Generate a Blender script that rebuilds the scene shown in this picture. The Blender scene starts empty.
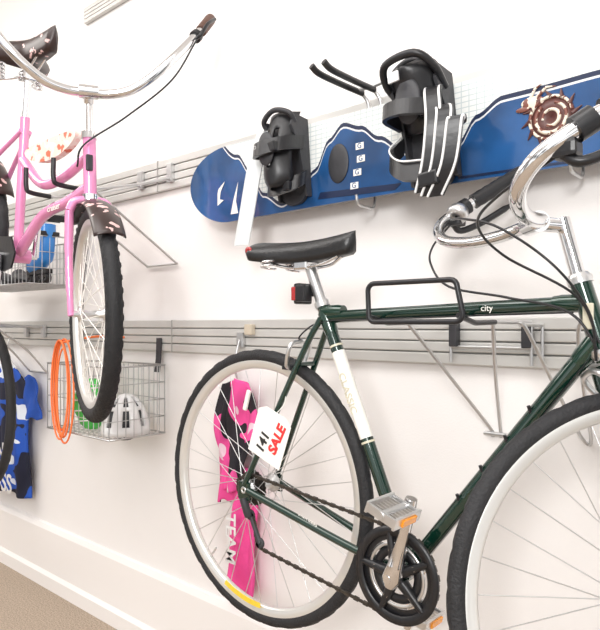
import bpy, math, random
from mathutils import Vector, Matrix
random.seed(4)
S = bpy.context.scene
COL = S.collection
V = Vector
pi = math.pi

# ------------------------------------------------------------------ materials
def mat(name, col, rough=0.5, metal=0.0, coat=0.0, bump=0.0, bscale=60.0, var=0.0, vscale=8.0, alpha=1.0, spec=None):
    m = bpy.data.materials.new(name); m.use_nodes = True
    nt = m.node_tree; b = nt.nodes['Principled BSDF']
    b.inputs['Base Color'].default_value = (*col, 1)
    b.inputs['Roughness'].default_value = rough
    b.inputs['Metallic'].default_value = metal
    b.inputs['Coat Weight'].default_value = coat
    b.inputs['Coat Roughness'].default_value = 0.05
    b.inputs['Alpha'].default_value = alpha
    if spec is not None: b.inputs['Specular IOR Level'].default_value = spec
    tc = nt.nodes.new('ShaderNodeTexCoord')
    if var > 0:
        n = nt.nodes.new('ShaderNodeTexNoise'); n.inputs['Scale'].default_value = vscale
        n.inputs['Detail'].default_value = 4
        nt.links.new(tc.outputs['Object'], n.inputs['Vector'])
        r = nt.nodes.new('ShaderNodeValToRGB')
        r.color_ramp.elements[0].position = .35; r.color_ramp.elements[1].position = .65
        r.color_ramp.elements[0].color = (*[c*(1-var) for c in col], 1)
        r.color_ramp.elements[1].color = (*[min(1, c*(1+var)) for c in col], 1)
        nt.links.new(n.outputs['Fac'], r.inputs['Fac'])
        nt.links.new(r.outputs['Color'], b.inputs['Base Color'])
    if bump > 0:
        n = nt.nodes.new('ShaderNodeTexNoise'); n.inputs['Scale'].default_value = bscale
        n.inputs['Detail'].default_value = 3
        nt.links.new(tc.outputs['Object'], n.inputs['Vector'])
        bp = nt.nodes.new('ShaderNodeBump'); bp.inputs['Strength'].default_value = bump
        bp.inputs['Distance'].default_value = .01
        nt.links.new(n.outputs['Fac'], bp.inputs['Height'])
        nt.links.new(bp.outputs['Normal'], b.inputs['Normal'])
    return m

def mat_pattern(name, base, spots, scale=60, thr=.35, rough=.5, kind='voronoi', third=None, tthr=.6, stretch=(1, 1, 1)):
    """printed fabric / floral: base colour with cell or noise shaped print"""
    m = bpy.data.materials.new(name); m.use_nodes = True
    nt = m.node_tree; b = nt.nodes['Principled BSDF']
    b.inputs['Roughness'].default_value = rough
    tc = nt.nodes.new('ShaderNodeTexCoord'); mp = nt.nodes.new('ShaderNodeMapping')
    mp.inputs['Scale'].default_value = stretch
    nt.links.new(tc.outputs['Object'], mp.inputs['Vector'])
    if kind == 'voronoi':
        n = nt.nodes.new('ShaderNodeTexVoronoi'); out = n.outputs['Distance']
        nz = nt.nodes.new('ShaderNodeTexNoise'); nz.inputs['Scale'].default_value = scale*1.5
        mx = nt.nodes.new('ShaderNodeVectorMath'); mx.operation = 'MULTIPLY_ADD'
        mx.inputs[1].default_value = (.04, .04, .04)
        nt.links.new(mp.outputs['Vector'], nz.inputs['Vector'])
        nt.links.new(nz.outputs['Color'], mx.inputs[0])
        nt.links.new(mp.outputs['Vector'], mx.inputs[2])
        nt.links.new(mx.outputs[0], n.inputs['Vector'])
    else:
        n = nt.nodes.new('ShaderNodeTexNoise'); n.inputs['Detail'].default_value = 1; out = n.outputs['Fac']
        nt.links.new(mp.outputs['Vector'], n.inputs['Vector'])
    n.inputs['Scale'].default_value = scale
    r = nt.nodes.new('ShaderNodeValToRGB'); cr = r.color_ramp; cr.interpolation = 'CONSTANT'
    cr.elements[0].position = 0; cr.elements[0].color = (*spots, 1)
    cr.elements[1].position = thr; cr.elements[1].color = (*base, 1)
    if third:
        e = cr.elements.new(tthr); e.color = (*third, 1)
    nt.links.new(out, r.inputs['Fac']); nt.links.new(r.outputs['Color'], b.inputs['Base Color'])
    return m

def mat_grid(name, a, bcol, size):
    m = bpy.data.materials.new(name); m.use_nodes = True
    nt = m.node_tree; b = nt.nodes['Principled BSDF']; b.inputs['Roughness'].default_value = .25
    b.inputs['Coat Weight'].default_value = .5
    tc = nt.nodes.new('ShaderNodeTexCoord'); mp = nt.nodes.new('ShaderNodeMapping')
    mp.inputs['Rotation'].default_value = (pi/2, 0, 0)
    br = nt.nodes.new('ShaderNodeTexBrick'); br.offset = 0.0
    br.inputs['Scale'].default_value = 1/size
    br.inputs['Color1'].default_value = (*a, 1); br.inputs['Color2'].default_value = (*[x*.96 for x in a], 1)
    br.inputs['Mortar'].default_value = (*bcol, 1); br.inputs['Mortar Size'].default_value = .06
    br.inputs['Brick Width'].default_value = .9; br.inputs['Row Height'].default_value = .6
    nt.links.new(tc.outputs['Object'], mp.inputs['Vector']); nt.links.new(mp.outputs['Vector'], br.inputs['Vector'])
    nt.links.new(br.outputs['Color'], b.inputs['Base Color'])
    return m

M_wall = mat('wall_paint', (.85, .825, .81), .85, bump=.06, bscale=180, var=.01, vscale=3)
M_trimw = mat('trim_paint', (.87, .84, .82), .45, bump=.02)
M_floor = mat('carpet_tan', (.50, .40, .31), .95, bump=.8, bscale=350, var=.28, vscale=160)
M_ceil = mat('ceiling_paint', (.9, .9, .9), .9, bump=.03)
M_rail = mat('rail_aluminium', (.62, .61, .585), .40, .35, bump=.02, bscale=30, var=.03)
M_raild = mat('rail_groove', (.40, .39, .375), .6, .2, var=.05)
M_chrome = mat('chrome', (.80, .80, .81), .10, 1.0, bump=.01)
M_silver = mat('brushed_silver', (.70, .70, .70), .28, .9, bump=.04, bscale=200)
M_rim = mat('rim_aluminium', (.76, .75, .72), .30, .6, bump=.02)
M_wire = mat('wire_galvanised', (.58, .58, .58), .32, .85, bump=.02)
M_rub = mat('rubber_black', (.015, .015, .017), .65, bump=.3, bscale=200, var=.2)
M_blk = mat('plastic_black', (.012, .012, .014), .35, bump=.05)
M_blk2 = mat('plastic_charcoal', (.035, .035, .04), .5, bump=.1, var=.2)
M_leather = mat('saddle_vinyl', (.012, .012, .013), .34, bump=.15, bscale=120)
M_green = mat('enamel_dark_green', (.002, .026, .016), .15, .2, coat=1.0, bump=.01)
M_greend = mat('enamel_green_lug', (.004, .034, .020), .18, .25, coat=1.0, bump=.01)
M_white = mat('white_decal', (.85, .83, .78), .4, bump=.02)
M_gold = mat('decal_gold', (.62, .58, .45), .4, bump=.01)
M_pink = mat('enamel_pink', (.78, .27, .50), .2, .1, coat=1.0, bump=.01, var=.03)
M_orange = mat('reflector_orange', (.9, .33, .02), .25, coat=.6, bump=.05)
M_yel = mat('sticker_yellow', (.9, .62, .05), .4, bump=.02)
M_red = mat('reflector_red', (.35, .02, .02), .2, coat=.6, bump=.05)
M_tag = mat('tag_paper', (.88, .86, .82), .6, bump=.03)
M_tagred = mat('tag_red_ink', (.75, .03, .03), .6, bump=.02)
M_ink = mat('ink_black', (.02, .02, .02), .6, bump=.02)
M_blue = mat('board_blue', (.016, .075, .215), .2, coat=.9, bump=.01, var=.35, vscale=5)
M_bwhite = mat_grid('board_white_grid', (.80, .82, .80), (.55, .61, .62), .022)
M_bline = mat('board_silver_line', (.78, .80, .82), .3, .3, bump=.01)
M_bnavy = mat('board_navy_line', (.01, .02, .06), .3, coat=.5, bump=.01)
M_art = mat_pattern('board_art', (.78, .70, .58), (.20, .07, .05), 70, .47, .4, kind='noise')
M_artd = mat('board_art_dark', (.10, .035, .03), .4, bump=.02)
M_grey = mat('strap_grey', (.42, .42, .43), .5, bump=.1)
M_clear = mat('strap_pale', (.72, .75, .76), .3, bump=.03, alpha=.85)
M_brown = mat('grip_brown', (.10, .045, .03), .5, bump=.2)
M_floral = mat_pattern('floral_brown', (.026, .011, .009), (.66, .44, .42), 24, .27, .35)
M_floral2 = mat_pattern('floral_cream', (.82, .62, .55), (.66, .13, .06), 26, .34, .4, third=(.88, .78, .7), tthr=.6)
M_jblue = mat_pattern('jersey_blue_print', (.015, .085, .46), (.008, .010, .03), 5, .46, .8, kind='noise', third=(.75, .8, .88), tthr=.64, stretch=(1, 1, 2.0))
M_jblue2 = mat('jersey_blue', (.02, .09, .46), .8, bump=.2)
M_jpink = mat('jersey_pink', (.84, .08, .33), .8, bump=.3, bscale=90, var=.12)
M_jpinkp = mat_pattern('jersey_pink_print', (.80, .08, .32), (.015, .012, .018), 13, .50, .8, kind='noise', third=(.85, .6, .7), tthr=.66, stretch=(1, 1, .6))
M_cord = mat('cord_orange', (.90, .20, .05), .5, bump=.2)
M_lime = mat('bag_green', (.07, .50, .09), .6, bump=.3, var=.3)
M_helm = mat('helmet_white', (.82, .82, .82), .3, coat=.5, bump=.03)
M_helmg = mat('helmet_grey', (.05, .055, .06), .5, bump=.1)
M_toy = mat('skate_blue', (.03, .25, .70), .35, coat=.4, bump=.05)
M_chain = mat('chain_steel', (.09, .08, .07), .4, .8, bump=.1)

# ------------------------------------------------------------------ builders
def cr(pts, n=8, cyc=False):
    pts = [V(p) for p in pts]; out = []
    N = len(pts); rng = N if cyc else N-1
    for i in range(rng):
        if cyc: p0, p1, p2, p3 = pts[(i-1) % N], pts[i], pts[(i+1) % N], pts[(i+2) % N]
        else:
            p1, p2 = pts[i], pts[i+1]
            p0 = pts[i-1] if i > 0 else p1*2-p2
            p3 = pts[i+2] if i+2 < N else p2*2-p1
        for k in range(n):
            t = k/n
            out.append(.5*((2*p1)+(p2-p0)*t+(2*p0-5*p1+4*p2-p3)*t*t+(3*p1-p0-3*p2+p3)*t**3))
    if not cyc: out.append(pts[-1])
    return out

class MB:
    def __init__(s): s.v = []; s.f = []; s.sm = []
    def add(s, vs, fs, M=None, sm=True):
        o = len(s.v)
        s.v += [(M @ V(p)) if M else V(p) for p in vs]
        s.f += [tuple(i+o for i in f) for f in fs]; s.sm += [sm]*len(fs)
        return s
    def tube(s, pts, r, M=None, n=10, cyc=False):
        pts = [V(p) for p in pts]; N = len(pts)
        rs = r if isinstance(r, (list, tuple)) else [r]*N
        vs = []; fs = []; nrm = None
        for i in range(N):
            a = pts[(i-1) % N] if (cyc or i > 0) else pts[0]
            b = pts[(i+1) % N] if (cyc or i < N-1) else pts[-1]
            t = (b-a).normalized()
            if nrm is None:
                nrm = t.orthogonal().normalized()
            else:
                nrm = (nrm - t*nrm.dot(t))
                nrm = nrm.normalized() if nrm.length > 1e-6 else t.orthogonal().normalized()
            bn = t.cross(nrm)
            for k in range(n):
                an = 2*pi*k/n
                vs.append(pts[i]+(nrm*math.cos(an)+bn*math.sin(an))*rs[i])
        for i in range(N if cyc else N-1):
            for k in range(n):
                j = (i+1) % N
                fs.append((i*n+k, i*n+(k+1) % n, j*n+(k+1) % n, j*n+k))
        s.add(vs, fs, M)
        if not cyc:
            s.add(vs[:n], [tuple(range(n))[::-1]], M, False); s.add(vs[-n:], [tuple(range(n))], M, False)
        return s
    def box(s, c, size, M=None, R=None, bev=0.0):
        c = V(c); x, y, z = [a/2 for a in size]
        b = min(bev, x*.9, y*.9, z*.9)
        import bmesh
        bm = bmesh.new(); bmesh.ops.create_cube(bm, size=1)
        for v_ in bm.verts: v_.co = V((v_.co.x*size[0], v_.co.y*size[1], v_.co.z*size[2]))
        if b > 0: bmesh.ops.bevel(bm, geom=bm.edges[:], offset=b, segments=2, affect='EDGES', profile=.6)
        vs = [((R @ v_.co) if R else v_.co.copy())+c for v_ in bm.verts]; bm.verts.index_update()
        fs = [tuple(q.index for q in f.verts) for f in bm.faces]; bm.free()
        return s.add(vs, fs, M, False)
    def lathe(s, prof, M=None, n=48, closed=True, sm=True):
        """profile (r,y) about Y"""
        vs = []; fs = []; P = len(prof)
        for i in range(n):
            a = 2*pi*i/n
            for r, y in prof: vs.append((r*math.cos(a), y, r*math.sin(a)))
        for i in range(n):
            j = (i+1) % n
            for k in range(P if closed else P-1):
                l = (k+1) % P
                fs.append((i*P+k, i*P+l, j*P+l, j*P+k))
        return s.add(vs, fs, M, sm)
    def ribbon(s, pts, wv, th, M=None):
        """flat band: pts path, wv width vector (or list), th thickness"""
        pts = [V(p) for p in pts]; N = len(pts); vs = []; fs = []
        for i in range(N):
            w = V(wv[i]) if isinstance(wv, list) else V(wv)
            t = (pts[min(i+1, N-1)]-pts[max(i-1, 0)]).normalized()
            nn = t.cross(w).normalized()*th*.5
            vs += [pts[i]-w*.5-nn, pts[i]+w*.5-nn, pts[i]+w*.5+nn, pts[i]-w*.5+nn]
        for i in range(N-1):
            for k in range(4):
                fs.append((i*4+k, i*4+(k+1) % 4, i*4+4+(k+1) % 4, i*4+4+k))
        fs.append((3, 2, 1, 0)); fs.append((N*4-4, N*4-3, N*4-2, N*4-1))
        return s.add(vs, fs, M, False)
    def ball(s, c, r, M=None, n=12):
        vs = []; fs = []; rr = r if isinstance(r, (tuple, list)) else (r, r, r)
        for i in range(n+1):
            th = pi*i/n
            for k in range(n*2):
                a = pi*k/n
                vs.append(V(c)+V((rr[0]*math.sin(th)*math.cos(a), rr[1]*math.sin(th)*math.sin(a), rr[2]*math.cos(th))))
        for i in range(n):
            for k in range(n*2):
                fs.append((i*2*n+k, (i+1)*2*n+k, (i+1)*2*n+(k+1) % (2*n), i*2*n+(k+1) % (2*n)))
        return s.add(vs, fs, M)
    def plate(s, outline, y0, y1, M=None):
        """outline list of (x,z), extruded y0..y1"""
        n = len(outline)
        vs = [(x, y0, z) for x, z in outline]+[(x, y1, z) for x, z in outline]
        fs = [tuple(range(n)), tuple(range(2*n-1, n-1, -1))]+[(i, i+n, (i+1) % n+n, (i+1) % n) for i in range(n)]
        return s.add(vs, fs, M, False)
    def obj(s, name, m, parent=None):
        me = bpy.data.meshes.new(name)
        me.from_pydata([tuple(p) for p in s.v], [], s.f)
        me.polygons.foreach_set('use_smooth', s.sm); me.materials.append(m); me.update()
        import bmesh
        bm = bmesh.new(); bm.from_mesh(me); bmesh.ops.recalc_face_normals(bm, faces=bm.faces); bm.to_mesh(me); bm.free()
        o = bpy.data.objects.new(name, me); COL.objects.link(o)
        if parent:
            o.parent = parent; o.matrix_parent_inverse = Matrix.Translation(-parent.location)
        return o

def empty(name, loc):
    e = bpy.data.objects.new(name, None); e.location = loc; e.empty_display_size = .05
    COL.objects.link(e); return e

def text(name, body, loc, size, m, parent, rot=(pi/2, 0, 0), ext=.0006, bold=0.0, M=None):
    c = bpy.data.curves.new(name, 'FONT'); c.body = body; c.size = size; c.extrude = ext
    c.offset = bold; c.align_x = 'CENTER'; c.align_y = 'CENTER'; c.materials.append(m)
    o = bpy.data.objects.new(name, c); o.location = loc; o.rotation_euler = rot
    COL.objects.link(o); o.parent = parent; o.matrix_parent_inverse = Matrix.Translation(-parent.location)
    return o

# ------------------------------------------------------------------ room
def slab(name, x0, x1, y0, y1, z0, z1, m):
    return MB().box(((x0+x1)/2, (y0+y1)/2, (z0+z1)/2), (x1-x0, y1-y0, z1-z0)).obj(name, m)
slab('wall_back', -8, 2.5, 0, .12, 0, 3.2, M_wall)
slab('wall_left', -8.12, -8, -5, .12, 0, 3.2, M_wall)
slab('floor', -8.12, 2.5, -5, .12, -.1, 0, M_floor)
slab('ceiling', -8.12, 2.5, -5, .12, 3.2, 3.3, M_ceil)
bb = MB()
prof = [(0, 0), (-.035, 0), (-.035, .06), (-.022, .075), (-.022, .27), (-.012, .29), (0, .295)]
vs = []; n = len(prof)
for x in (-8, 2.5): vs += [(x, y, z) for y, z in prof]
bb.add(vs, [(i, (i+1) % n, (i+1) % n+n, i+n) for i in range(n)]+[tuple(range(n)), tuple(range(2*n-1, n-1, -1))], sm=False)
bb.obj('baseboard_back', M_trimw)

def rail(name, x0, x1, z0, z1, seams=()):
    e = empty(name, ((x0+x1)/2, 0, (z0+z1)/2))
    h = z1-z0
    b = MB(); b.box(((x0+x1)/2, -.004, (z0+z1)/2), (x1-x0, .008, h)); b.obj('groove_back', M_raild, e)
    f = MB()
    for a, c in ((0, .24), (.27, .485), (.515, .73), (.76, 1)):
        f.box(((x0+x1)/2, -.011, z0+h*(a+c)/2), (x1-x0, .018, h*(c-a)), bev=.003)
    f.obj('slats', M_rail, e)
    s = MB()
    for x in seams: s.box((x, -.012, (z0+z1)/2), (.004, .0215, h+.002))
    if seams: s.obj('seams', M_raild, e)
    return e
rail('slatwall_rail', -7.5, 1.5, 1.763, 1.88, (-2.02, .4, -4.4))
rail('slatwall_rail', -7.5, 1.5, 1.15, 1.268, (-1.93, .4, -4.4))
rail('slatwall_rail', -2.57, 1.5, 2.585, 2.65)

# ------------------------------------------------------------------ wheels
def wheel(parent, M, R, rt, pre, rim_w=.012, nsp=32, tread=3, spoke_r=.0011, spm=M_silver, rimm=M_rim, hubl=.045, knob=.05):
    # tyre
    nu, nv = 216, 16; vs = []; fs = []; Rc = R-rt
    for i in range(nu):
        a = 2*pi*i/nu
        for k in range(nv):
            b = 2*pi*k/nv; r = rt
            if math.cos(b) > .1:
                r *= 1+knob*(1 if ((i+abs((k+nv//2) % nv-nv//2)*2)//tread) % 2 == 0 else -1)
            rr = Rc+r*math.cos(b); vs.append((rr*math.cos(a), r*math.sin(b)*.95, rr*math.sin(a)))
    for i in range(nu):
        for k in range(nv):
            fs.append((i*nv+k, i*nv+(k+1) % nv, ((i+1) % nu)*nv+(k+1) % nv, ((i+1) % nu)*nv+k))
    MB().add(vs, fs, M).obj(pre+'tyre', M_rub, parent)
    ro = R-2*rt+.005; ri = ro-.020
    MB().lathe([(ro, -rim_w), (ro+.004, -rim_w), (ro+.004, rim_w), (ro, rim_w), (ri+.006, rim_w*.9), (ri, rim_w*.4), (ri, -rim_w*.4), (ri+.006, -rim_w*.9)], M, 96).obj(pre+'rim', rimm, parent)
    h = hubl
    MB().lathe([(.004, -h-.012), (.009, -h-.012), (.009, -h), (.024, -h+.004), (.024, -h+.009), (.013, -h+.016), (.011, 0),
                (.013, h-.016), (.024, h-.009), (.024, h-.004), (.009, h), (.009, h+.012), (.004, h+.012)], M, 24).obj(pre+'hub', M_silver, parent)
    sp = MB()
    for i in range(nsp):
        a = 2*pi*i/nsp; sd = 1 if i % 2 else -1; off = (1 if (i//2) % 2 else -1)*1.15
        sp.tube([(.021*math.cos(a+off), sd*(h-.006), .021*math.sin(a+off)), ((ri+.002)*math.cos(a), 0, (ri+.002)*math.sin(a))], spoke_r, M, 5)
    sp.tube([(ri*math.cos(4), 0, ri*math.sin(4)), ((ri-.035)*math.cos(4), 0, (ri-.035)*math.sin(4))], .003, M, 6)
    sp.obj(pre+'spokes', spm, parent)

def saddle(parent, M, L, W, H, m, pre=''):
    """nose at +x, local origin top centre"""
    vs = []; fs = []; ns, na = 30, 18
    for i in range(ns+1):
        s_ = i/ns; x = L*(.5-s_)
        if s_ < .45: w = .019+.012*(s_/.45)
        else:
            q = (s_-.45)/.55; w = .031+(W/2-.031)*(q*q*(3-2*q))
        e_ = .07 if s_ < .5 else .13; d_ = min(s_, 1-s_)
        endf = math.sqrt(max(0, 1-(1-d_/e_)**2)) if d_ < e_ else 1
        w *= max(endf, .02); h = H*(.75+.25*s_)*max(endf, .05)
        dip = -.010*math.sin(pi*min(1, s_*1.1))
        for k in range(na):
            a = -pi*.5-.35+(pi+.7)*k/(na-1)
            vs.append((x, w*math.sin(a)*(1 if abs(a) < pi/2 else .96), dip+(h*math.cos(a) if abs(a) < pi/2 else -H*.45*(abs(a)-pi/2)*3*(.6+.4*(1-s_)))-h))
    for i in range(ns):
        for k in range(na-1): fs.append((i*na+k, i*na+k+1, (i+1)*na+k+1, (i+1)*na+k))
        fs.append((i*na, (i+1)*na, (i+1)*na+na-1, i*na+na-1))
    MB().add(vs, fs, M).obj(pre+'saddle_cover', m, parent)

def pedal(parent, c, pre, tilt=0.0, m=None, refl=True):
    R = Matrix.Rotation(tilt, 3, 'Y')
    p = MB()
    p.tube([V(c)+V((0, -.045, 0)), V(c)+V((0, .045, 0))], .008)
    for sx in (-1, 1): p.box(V(c)+R @ V((sx*.032, 0, 0)), (.006, .088, .024), R=R, bev=.002)
    for sy in (-1, 1): p.box(V(c)+R @ V((0, sy*.040, 0)), (.068, .005, .018), R=R, bev=.001)
    for k in range(-3, 4): p.box(V(c)+R @ V((.0, k*.011, .0)), (.06, .002, .008), R=R)
    p.obj(pre+'pedal', m or M_silver, parent)
    if refl:
        q = MB()
        for sx in (-1, 1): q.box(V(c)+R @ V((sx*.037, 0, .0)), (.005, .046, .014), R=R, bev=.001)
        q.obj(pre+'pedal_reflectors', M_orange, parent)

def chainpath(parent, pts, name, th=.008):
    pts = [V(p) for p in pts]; b = MB(); k = 0
    for i in range(len(pts)-1):
        d = pts[i+1]-pts[i]; n_ = max(1, round(d.length/.0127)); ang = math.atan2(d.z, d.x)
        for j in range(n_):
            c = pts[i]+d*((j+.5)/n_); R = Matrix.Rotation(-ang, 3, 'Y')
            b.box(c, (.0125, .006 if k % 2 else .0035, th if k % 2 else th*.75), R=R); k += 1
    b.obj(name, M_chain, parent)

# ------------------------------------------------------------------ green road bicycle
Y = -.33
gb = empty('green_road_bicycle', (-.70, Y, 1.0))
RH = V((-1.146, Y, .839)); BBk = V((-.704, Y, .742)); SC = V((-.934, Y, 1.28))
HT = V((-.362, Y, 1.325)); HB = V((-.325, Y, 1.205))
TTf = V((-.352, Y, 1.288)); DTf = V((-.332, Y, 1.228))
f = MB()
f.tube([SC+V((0, 0, -.012)), TTf], .0145)
f.tube([SC+(SC-BBk).normalized()*.02, BBk], .0150)
f.tube([DTf, BBk], .0165)
f.tube([BBk+V((0, -.036, 0)), BBk+V((0, .036, 0))], .022, n=20)
for s in (-1, 1):
    f.tube(cr([SC+V((.0, s*.016, -.015)), SC+V((-.045, s*.030, -.10)), RH+V((.0, s*.058, .012))], 8), .0075)
    f.tube(cr([BBk+V((-.01, s*.020, 0)), BBk+V((-.12, s*.035, .02)), RH+V((.012, s*.058, 0))], 8), .0095)
    f.box(RH+V((0, s*.058, -.002)), (.04, .006, .045), bev=.004)
f.tube([RH.lerp(SC, .72)+V((0, -.03, 0)), RH.lerp(SC, .72)+V((0, .03, 0))], .006)
f.tube([RH.lerp(BBk, .80)+V((0, -.03, 0)), RH.lerp(BBk, .80)+V((0, .03, 0))], .006)
f.obj('frame_tubes', M_green, gb)
f = MB(); f.tube([HT, HB], .0185, n=16)
for a, b, r in ((SC, TTf, .0165), (TTf, SC, .0165), (DTf, BBk, .0185), (BBk, DTf, .0195), (BBk, SC, .0175), (SC, BBk, .0175)):
    f.tube([a, a+(b-a).normalized()*.04, a+(b-a).normalized()*.055], [r, r, r*.88], n=14)
f.obj('frame_lugs', M_greend, gb)
f = MB()
for p, q in ((HT, HB), (HB, HT)):
    d = (p-q).normalized(); f.tube([p-d*.004, p+d*.006, p+d*.014], [.021, .022, .017], n=20)
su = (SC-BBk).normalized()
f.tube([SC+su*.01, SC+su*.135], .0132, n=16)
f.tube([SC+su*.012, SC+su*.026], .0185, n=16)
f.obj('seat_post_and_headset', M_silver, gb)
# decals
f = MB(); a = BBk.lerp(SC, .48); b = BBk.lerp(SC, .83); f.tube([a, b], .0156, n=20); f.obj('seat_tube_white_band', M_white, gb)
ang = math.atan2(su.z, su.x)
text('band_lettering', 'CLASSIC', BBk.lerp(SC, .66)+V((0, -.0163, 0)), .026, M_gold, gb, rot=(pi/2, -(ang-pi), 0))
f = MB()
for a_ in (.46, .85): f.tube([BBk.lerp(SC, a_), BBk.lerp(SC, a_+.008)], .0158, n=20)
f.obj('gold_bands', M_gold, gb)
text('top_tube_lettering', 'city', SC.lerp(TTf, .70)+V((0, -.0152, -.004)), .017, M_white, gb)
text('chainstay_lettering', 'ROAD SERIES', RH.lerp(BBk, .45)+V((0, -.048, .006)), .010, M_white, gb, rot=(pi/2, math.atan2(.097, .442), 0))
hb = MB(); hb.box(HT.lerp(HB, .5)+V((.0, -.0175, 0)), (.018, .006, .045), bev=.003)
hb.obj('head_badge', M_gold, gb)
# saddle
Ms = Matrix.Translation((-.998, Y, 1.460)) @ Matrix.Rotation(math.radians(-1), 4, 'Y')
saddle(gb, Ms, .305, .165, .040, M_leather)
f = MB()
for s in (-1, 1):
    f.tube(cr([(-.89, Y+s*.008, 1.408), (-.94, Y+s*.018, 1.390), (-1.04, Y+s*.022, 1.390), (-1.12, Y+s*.045, 1.418)], 8), .0038)
    f.tube([(-1.075+.018*math.cos(t), Y+s*.045+.018*math.sin(t), 1.385+t*.0016) for t in [j*.5 for j in range(30)]], .0028, n=6)
f.box((-.992, Y, 1.392), (.045, .05, .024), bev=.006)
f.obj('saddle_rails', M_chrome, gb)
MB().lathe([(.001, -.003), (.010, -.003), (.010, .003), (.001, .003)], Matrix.Translation((-1.120, Y-.068, 1.432)), 20).obj('saddle_badge', M_red, gb)
# rear light
f = MB(); f.box((-1.003, Y, 1.325), (.022, .045, .050), bev=.005); f.box((-.972, Y, 1.325), (.045, .016, .014), bev=.002)
f.box((-.985, Y-.018, 1.325), (.030, .03, .04), bev=.004); f.obj('rear_light_body', M_blk, gb)
f = MB(); f.box((-1.010, Y-.004, 1.325), (.018, .044, .034), bev=.004); f.obj('rear_light_lens', M_red, gb)
# rear wheel
wheel(gb, Matrix.Translation(RH), .348, .0165, 'rear_', hubl=.05)
f = MB()
for i, r in enumerate((.022, .027, .033, .038, .043)):
    yy = -.045+i*.0045
    N_ = 48
    outl = [((r+(.003 if k % 2 else 0))*math.cos(2*pi*k/N_), (r+(.003 if k % 2 else 0))*math.sin(2*pi*k/N_)) for k in range(N_)]
    f.plate(outl, yy-.001, yy+.001, Matrix.Translation(RH))
f.obj('rear_cogs', M_chain, gb)
# crank
CY = -.048
f = MB(); N_ = 92
MT = Matrix.Translation(BBk+V((0, CY, 0)))
vs = []; fs = []
for k in range(N_):
    a = 2*pi*k/N_; ro = .096 if k % 2 else .092
    for r_, y_ in ((.070, -.0015), (ro, -.0015), (ro, .0015), (.070, .0015)): vs.append((r_*math.cos(a), y_, r_*math.sin(a)))
for k in range(N_):
    for j in range(4): fs.append((k*4+j, k*4+(j+1) % 4, ((k+1) % N_)*4+(j+1) % 4, ((k+1) % N_)*4+j))
f.add(vs, fs, MT, False)
f.lathe([(.080, -.010), (.099, -.009), (.099, -.006), (.080, -.006)], MT, 64)
f.lathe([(.040, -.002), (.058, -.002), (.058, .002), (.040, .002)], MT, 48)
for k in range(5):
    a = 2*pi*k/5+.5
    f.tube([(.02*math.cos(a), -.003, .02*math.sin(a)), (.085*math.cos(a), -.004, .085*math.sin(a))], [.013, .007], MT, 8)
f.obj('chainring', M_blk, gb)
f = MB(); f.lathe([(.060, -.006), (.066, -.006), (.066, -.003), (.060, -.003)], MT, 48)
f.obj('inner_ring', M_silver, gb)
f = MB()
dn = V((.045, 0, .150)).normalized()
p0 = BBk+V((0, -.066, 0)); p1 = p0+dn*.165+V((0, -.010, 0))
f.tube([p0-dn*.022, p0, p0+dn*.03, p0+dn*.10, p1-dn*.01, p1+dn*.012], [.012, .023, .017, .0115, .0145, .012], n=12)
f.tube([BBk+V((0, -.088, 0)), BBk+V((0, .07, 0))], .0085, n=12)
q0 = BBk+V((0, .062, 0)); q1 = q0-dn*.165+V((0, .010, 0))
f.tube([q0+dn*.018, q0, q0-dn*.03, q1, q1-dn*.012], [.010, .0175, .012, .0115, .009], n=12)
for k in range(5):
    a = 2*pi*k/5+.5
    f.tube([(.050*math.cos(a), -.012, .050*math.sin(a)), (.050*math.cos(a), .004, .050*math.sin(a))], .005, MT, 8)
f.obj('crank_arms', M_chrome, gb)
pedal(gb, p1+V((0, -.06, .0)), 'drive_', .35)
pedal(gb, q1+V((0, .06, .0)), 'far_', .2)
up0 = RH+V((0, CY, .040)); up1 = BBk+V((-.01, CY, .092))
chainpath(gb, [up0, up1], 'chain_upper')
J1 = RH+V((.012, CY, -.062)); J2 = RH+V((.045, CY, -.125))
lo = [BBk+V((-.01, CY, -.092)), J2+V((.0, 0, -.012)), J2+V((-.013, 0, 0)), J1+V((.012, 0, .0)), RH+V((-.03, CY, -.02)), RH+V((-.036, CY, .015)), up0]
chainpath(gb, lo, 'chain_lower')
arc = [BBk+V((.093*math.cos(t), CY, .093*math.sin(t))) for t in [pi/2+.1-i*.2 for i in range(17)]]
chainpath(gb, arc, 'chain_on_ring')
f = MB()
for J in (J1, J2):
    f.lathe([(.003, -.003), (.013, -.003), (.013, .003), (.003, .003)], Matrix.Translation(J), 20)
f.tube([J1, J2], .006); f.tube([RH+V((0, CY-.014, -.02)), J1+V((0, -.012, .01)), J1+V((0, -.008, 0))], .010)
f.obj('rear_derailleur', M_blk2, gb)
# rear brake caliper
f = MB(); c = RH.lerp(SC, .80)
for s in (-1, 1):
    f.tube(cr([c+V((-.03, 0, .02)), c+V((-.035, s*.035, .01)), c+V((-.05, s*.032, -.035)), c+V((-.055, s*.018, -.045))], 6), .0055)
f.obj('rear_brake', M_silver, gb)
f = MB()
for s in (-1, 1): f.box(c+V((-.06, s*.016, -.045)), (.035, .009, .011), bev=.002)
for t in (.30, .42, .55, .68): f.tube([DTf.lerp(BBk, t)+V((0, -.012, .008)), DTf.lerp(BBk, t)+V((-.003, -.016, .022))], .0035)
f.obj('brake_pads_and_bosses', M_blk, gb)
f = MB(); f.tube([SC.lerp(TTf, .05)+V((0, -.012, -.020)), SC.lerp(TTf, .97)+V((0, -.012, -.016))], .0016, n=6)
f.tube(cr([SC.lerp(TTf, .05)+V((0, -.012, -.020)), SC+V((-.02, -.02, -.03)), c+V((-.02, -.02, .03)), c+V((-.03, 0, .02))], 6), .002, n=6)
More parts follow.
